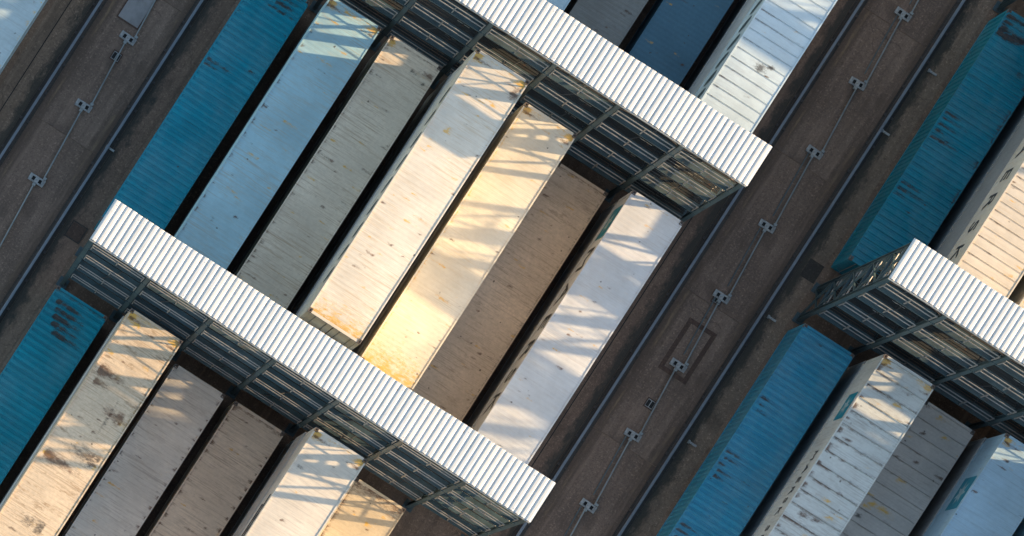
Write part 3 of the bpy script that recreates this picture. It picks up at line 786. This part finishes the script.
# lettering and emblems on the sides that face the camera's foot point
def text_on_side(o, word, y_start, z, size, mat, step=None):
    cu = bpy.data.curves.new('lettering', 'FONT')
    cu.body = word
    cu.size = size
    cu.extrude = 0.004
    cu.space_character = step or 1.0
    tmp = bpy.data.objects.new('lettering_curve', cu)
    COL.objects.link(tmp)
    me = bpy.data.meshes.new_from_object(tmp.evaluated_get(bpy.context.evaluated_depsgraph_get()))
    bpy.data.objects.remove(tmp, do_unlink=True)
    me.materials.clear()
    t = put('lettering', me, mat, o)
    t.location = (-hx + 0.006, y_start, z)
    t.rotation_euler = (R(90), 0, R(-90))
    return t
def emblem(o, y, z, s):
    e = MB().box(-hx - 0.004, -hx + 0.014, y - s / 2, y + s / 2, z - s / 2, z + s / 2).build('emblem', M_star, o)
    m = MB()
    pts = []
    for k in range(14):
        r = s * (0.40 if k % 2 == 0 else 0.17)
        a = math.pi / 2 + k * math.pi / 7
        pts.append((-hx - 0.010, y - r * math.cos(a), z + r * math.sin(a)))
    m.v = [(-hx - 0.010, y, z)] + pts
    m.f = [(0, 1 + (k + 1) % 14, 1 + k) for k in range(14)]
    m.build('star', M_starwhite, e)
emblem(TOP[(0, 1, 6)], 4.7, 1.75, 1.5)
text_on_side(TOP[(0, 1, 6)], 'MAERSK', 3.6, 1.1, 1.7, M_ink, 1.45)
emblem(TOP[(1, 1, 1)], 3.7, 1.75, 1.25)
text_on_side(TOP[(1, 1, 1)], 'MAERSK SEALAND', 1.6, 1.5, 0.7, M_ink, 1.35)
emblem(TOP[(1, 1, 3)], 3.3, 1.75, 1.55)
text_on_side(TOP[(1, 1, 3)], 'MAERSK', 1.3, 1.0, 1.7, M_ink, 1.1)
text_on_side(TOP[(1, 0, 1)], 'MAERSK', 2.4, 0.8, 1.35, M_ink, 1.75)
MB().box(-hx - 0.002, -hx + 0.012, 0.3, 0.9, 2.2, 2.6).build('red_mark', M_red, TOP[(1, 0, 1)])
# faded dark ovals along two sides, and two dark bars
def oval(o, y, z, ry, rz, mat):
    m = MB()
    k = 14
    m.v = [(-hx + 0.004, y, z)] + [(-hx + 0.004, y + ry * math.cos(2 * math.pi * q / k) + 0.35 * rz * math.sin(2 * math.pi * q / k), z + rz * math.sin(2 * math.pi * q / k)) for q in range(k)]
    m.f = [(0, 1 + (q + 1) % k, 1 + q) for q in range(k)]
    m.build('painted_mark', mat, o)
M_mark = plain('faded_mark', (0.06, 0.085, 0.095), 0.6, 0, 0.3, 2.0)
for k in range(9):
    oval(TOP[(0, 0, 6)], 1.0 - k * 0.86, 1.45, 0.27, 0.55, M_mark)
    oval(TOP[(0, 1, 3)], 4.2 - k * 1.05, 1.45, 0.30, 0.5, M_mark)
for yy, zz in ((1.9, 1.9), (1.5, 1.1)):
    MB().box(-hx - 0.002, -hx + 0.012, yy - 1.1, yy + 1.1, zz - 0.17, zz + 0.17).build('painted_bar', M_ink, TOP[(0, 2, 4)])

# ------------------------------------------------------------------ reefer racks
XC = [0.0, 2.62, 5.52, 8.42, 11.33, 14.24, 17.14, 19.86]      # columns, from the left end of the rack
DEP, TOPZ = 1.66, 14.18
LEV = [2.95, 5.90, 8.85, 11.80]
RM = {}
RM['column'] = MB().box(-0.085, 0.085, -0.10, -0.075, 0, TOPZ).box(-0.085, 0.085, 0.075, 0.10, 0, TOPZ).box(-0.014, 0.014, -0.075, 0.075, 0, TOPZ).mesh('column')
RM['foot'] = MB().box(-0.22, 0.22, -0.22, 0.22, 0.011, 0.04).mesh('base_plate')
NS = 20
SP = (XC[-1] + 0.24) / NS
def canopy_sheet(w, ribs=4):
    """one corrugated sheet of four ribs, lapped over the next one"""
    h, p = 0.042, w / ribs
    pts = []
    for k in range(ribs):
        x = -w / 2 + k * p
        pts += [(x, 0), (x + p * 0.16, 0), (x + p * 0.22, h * 0.8), (x + p * 0.34, h), (x + p * 0.72, h), (x + p * 0.84, h * 0.8)]
    pts += [(w / 2 - 0.004, 0.002), (w / 2 + 0.03, 0.006)]
    q = len(pts)
    V = []; Fc = []
    for yy in (-0.03, DEP * 0.5, DEP + 0.11):
        V += [(x, yy, z) for x, z in pts]
    for r_ in range(2):
        for i in range(q - 1):
            Fc.append((r_ * q + i, r_ * q + i + 1, (r_ + 1) * q + i + 1, (r_ + 1) * q + i))
    m = MB(); m.v, m.f = V, Fc
    return m.mesh('roof_sheet')
RM['sheet'] = canopy_sheet(SP)

def bay_handrail(w):
    m = MB()
    for z in (0.55, 1.10):
        m.bar((0.12, 0, z), (w - 0.12, 0, z), 0.042, 0.042, 6)
    for x in (0.15, w / 2, w - 0.15):
        m.bar((x, 0, 0.0), (x, 0, 1.08), 0.045, 0.045, 4)
    return m.mesh('handrail')
def bay_back(w):
    m = MB()
    m.bar((0.12, 0, 1.1), (w - 0.12, 0, 1.1), 0.05, 0.05, 6)
    m.bar((0.12, 0, 0.55), (w - 0.12, 0, 0.55), 0.05, 0.05, 6)
    return m.mesh('back_rail')

def hang_cable(w, v):
    m = MB()
    x0, x1 = w - 0.55, w * (0.3 + 0.15 * v)
    pts = []
    for k in range(9):
        t = k / 8
        pts.append((x0 + (x1 - x0) * t, DEP - 0.48 - (DEP - 0.62) * t, 0.75 - 0.62 * math.sin(math.pi * min(1, t * 1.35) * 0.5) + (0.25 * t * t if v == 1 else 0)))
    for p, q in zip(pts, pts[1:]):
        m.bar(p, q, 0.04, 0.04, 5)
    return m.mesh('power_cable')

def rack(ox, oy, label):
    r = empty('reefer_rack', (ox, oy, 0))
    tag(r, label, 'rack', 'steel reefer racks between the container rows')
    for i, x in enumerate(XC):
        for yy in (0.10, DEP - 0.10):
            c = put('column', RM['column'], M_rack, r, (x, yy, 0))
            put('base_plate', RM['foot'], M_rack, c)
        put('rafter', RM.setdefault('rafter', MB().box(-0.07, 0.07, 0.21, DEP - 0.21, TOPZ - 0.26, TOPZ - 0.02).mesh('rafter')), M_rack, r, (x, 0, 0))
        for z in LEV:
            put('cross_beam', RM.setdefault('cross', MB().box(-0.06, 0.06, 0.21, DEP - 0.21, -0.26, -0.06).mesh('cross_beam')), M_rack, r, (x, 0, z))
    for i in range(len(XC) - 1):
        w = round(XC[i + 1] - XC[i], 3)
        for z in LEV:
            put('front_beam', RM.setdefault(('fb', w), MB().box(0.115, w - 0.115, 0.02, 0.09, -0.27, -0.02).mesh('front_beam')), M_rack, r, (XC[i], 0, z))
            put('back_beam', RM.setdefault(('bb', w), MB().box(0.115, w - 0.115, DEP - 0.09, DEP - 0.02, -0.27, -0.02).mesh('back_beam')), M_rack, r, (XC[i], 0, z))
            put('floor_plate', RM.setdefault(('fp', w), MB().box(0.02, w - 0.02, -0.02, 0.40, -0.015, 0.02).mesh('floor_plate')), M_floors[(i * 5 + int(z) * 3 + int(ox + oy)) % 3], r, (XC[i], 0, z))
            put('grating', RM.setdefault(('gr', w), grating(w)), M_grating, r, (XC[i], 0, z))
            put('handrail', RM.setdefault(('hr', w), bay_handrail(w)), M_railing, r, (XC[i], 0.03, z + 0.02))
            put('back_rail', RM.setdefault(('br', w), bay_back(w)), M_railing, r, (XC[i], DEP - 0.03, z + 0.02))
            if (i * 7 + int(z) * 5 + int(oy)) % 5 > (1 if z < 11 else 2):  # unseen boards, added to block sun through the rack and cast shade bands
                put('added_back_board', RM.setdefault(('bo', w), MB().box(0.13, w - 0.13, DEP - 0.20, DEP - 0.16, 0.06, 0.98).mesh('added_back_board')), M_board, r, (XC[i], 0, z + 0.02))
            sb = put('socket_box', RM.setdefault('sb', MB().box(-0.30, 0.30, -0.10, 0.10, 0.5, 1.15).box(-0.26, -0.05, -0.16, -0.10, 0.6, 0.85).box(0.05, 0.26, -0.16, -0.10, 0.6, 0.85).mesh('socket_box')), M_socket, r, (XC[i] + w - 0.55, DEP - 0.32, z + 0.02))
        for li, z in enumerate(LEV):
            if (i * 3 + li * 5) % 4 != 0:
                put('power_cable', RM.setdefault(('pc', w, (i + li) % 3), hang_cable(w, (i + li) % 3)), M_ink, r, (XC[i], 0, z))
        for yy in (0.06, DEP / 2, DEP - 0.06):
            put('purlin', RM.setdefault(('pu', w), MB().box(0.09, w - 0.09, -0.04, 0.04, TOPZ - 0.14, TOPZ - 0.02).mesh('purlin')), M_under, r, (XC[i], yy, 0))
        # knee braces under the canopy, and the diagonal in the back plane of every second bay
        put('knee_brace', RM.setdefault(('kb', w), MB().bar((0.12, 0.10, TOPZ - 0.95), (w / 2, 0.10, TOPZ - 0.16), 0.06).bar((w - 0.12, 0.10, TOPZ - 0.95), (w / 2, 0.10, TOPZ - 0.16), 0.06).mesh('knee_brace')), M_under, r, (XC[i], 0.0, 0))
        if i % 2 == 1:
            for k, (za, zb) in enumerate(zip([0.1] + LEV, LEV + [TOPZ])):
                put('tie_rod', RM.setdefault(('tr', w, k), MB().bar((0.1, 0, za + 0.1), (w - 0.1, 0, zb - 0.2), 0.035).bar((w - 0.1, 0.04, za + 0.1), (0.1, 0.04, zb - 0.2), 0.035).mesh('tie_rod')), M_rack, r, (XC[i], DEP - 0.14, 0))
        if i in (0, 3, 6):
            zz = [0.1] + LEV
            for k in range(4):
                put('brace', RM.setdefault(('br', w, k), MB().bar((0.1, 0, zz[k] + 0.1), (w - 0.1, 0, zz[k + 1] - 0.3), 0.09).mesh('brace')), M_rack, r, (XC[i], DEP - 0.16, 0))
    # X bracing in both end frames
    zz = [0.1] + LEV + [TOPZ]
    for ei, x in enumerate((XC[0], XC[-1])):
        for k in range(5):
            key = ('xb', k)
            if key not in RM:
                m = MB()
                m.bar((0, 0.2, zz[k] + 0.1), (0, DEP - 0.2, zz[k + 1] - 0.3), 0.09)
                m.bar((0.0, DEP - 0.2, zz[k] + 0.1), (0.0, 0.2, zz[k + 1] - 0.3), 0.07)
                RM[key] = m.mesh('end_brace')
            put('end_brace', RM[key], M_rack, r, (x + (-0.05 if ei == 0 else 0.05), 0, 0))
        for z in LEV:
            put('end_rail', RM.setdefault('er', MB().bar((0, 0.2, 1.12), (0, DEP - 0.2, 1.12), 0.05, 0.05, 6).bar((0, 0.2, 0.57), (0, DEP - 0.2, 0.57), 0.05, 0.05, 6).mesh('end_rail')), M_railing, r, (x, 0, z))
    # stair flights in the last bay
    key = 'stair'
    if key not in RM:
        m = MB()
        for s in (0.0, 0.62):
            m.bar((0.35, s, 0.05), (2.35, s, 2.85), 0.05, 0.2)
        for k in range(11):
            t = (k + 0.5) / 11
            m.box(0.35 + 2.0 * t - 0.11, 0.35 + 2.0 * t + 0.11, 0.03, 0.59, 0.05 + 2.8 * t, 0.08 + 2.8 * t)
        m.bar((0.35, 0.62, 1.05), (2.35, 0.62, 3.7), 0.04, 0.04, 6)
        RM[key] = m.mesh('stair')
    for k, z in enumerate([0.0] + LEV[:-1]):
        put('stair', RM[key], M_galv, r, (XC[-2], DEP - 0.95, z))
    # corrugated canopy, sheet by sheet
    for k in range(NS):
        sh = put('roof_sheet', RM['sheet'], M_canopies[(k * 7 + int(ox + oy)) % 3], r, (-0.12 + SP * (k + 0.5), 0.012 * math.sin(k * 5.1 + ox), TOPZ + 0.014 + 0.005 * math.sin(k * 12.9 + oy)))
        sh.rotation_euler = (0, R(0.25 * math.sin(k * 3.7 + oy)), 0)
        for yy in (0.10, DEP - 0.05):
            put('roof_screw', RM.setdefault('screw', MB().bar((-SP * 0.22, 0, 0.05), (-SP * 0.22, 0, 0.068), 0.035, 0.035, 6).mesh('roof_screw')), M_galv, sh, (0, yy, 0))
    put('gutter', RM.setdefault('gut', MB().box(-0.12, XC[-1] + 0.12, -0.085, -0.034, TOPZ - 0.07, TOPZ + 0.03).mesh('gutter')), M_galv, r)
    return r

def grating(w):
    m = MB()
    y = 0.42
    while y < DEP - 0.12:
        m.box(0.02, w - 0.02, y, y + 0.085, -0.02, 0.015)
        y += 0.115
    return m.mesh('grating')

YR1, YR2, YR0 = 42.20, 26.84, 57.62
rack(0.93, YR1, 'steel rack with white corrugated canopy across the top middle of the picture')
rack(0.93, YR2, 'steel rack with white corrugated canopy running from the left edge to the bottom')
rack(0.93 + BLOCK - 0.05, YR1, 'steel rack with white corrugated canopy and open braced end at the right edge')
rack(0.93 + BLOCK - 0.05, YR0, 'steel rack with white canopy beyond the upper right corner of the picture')
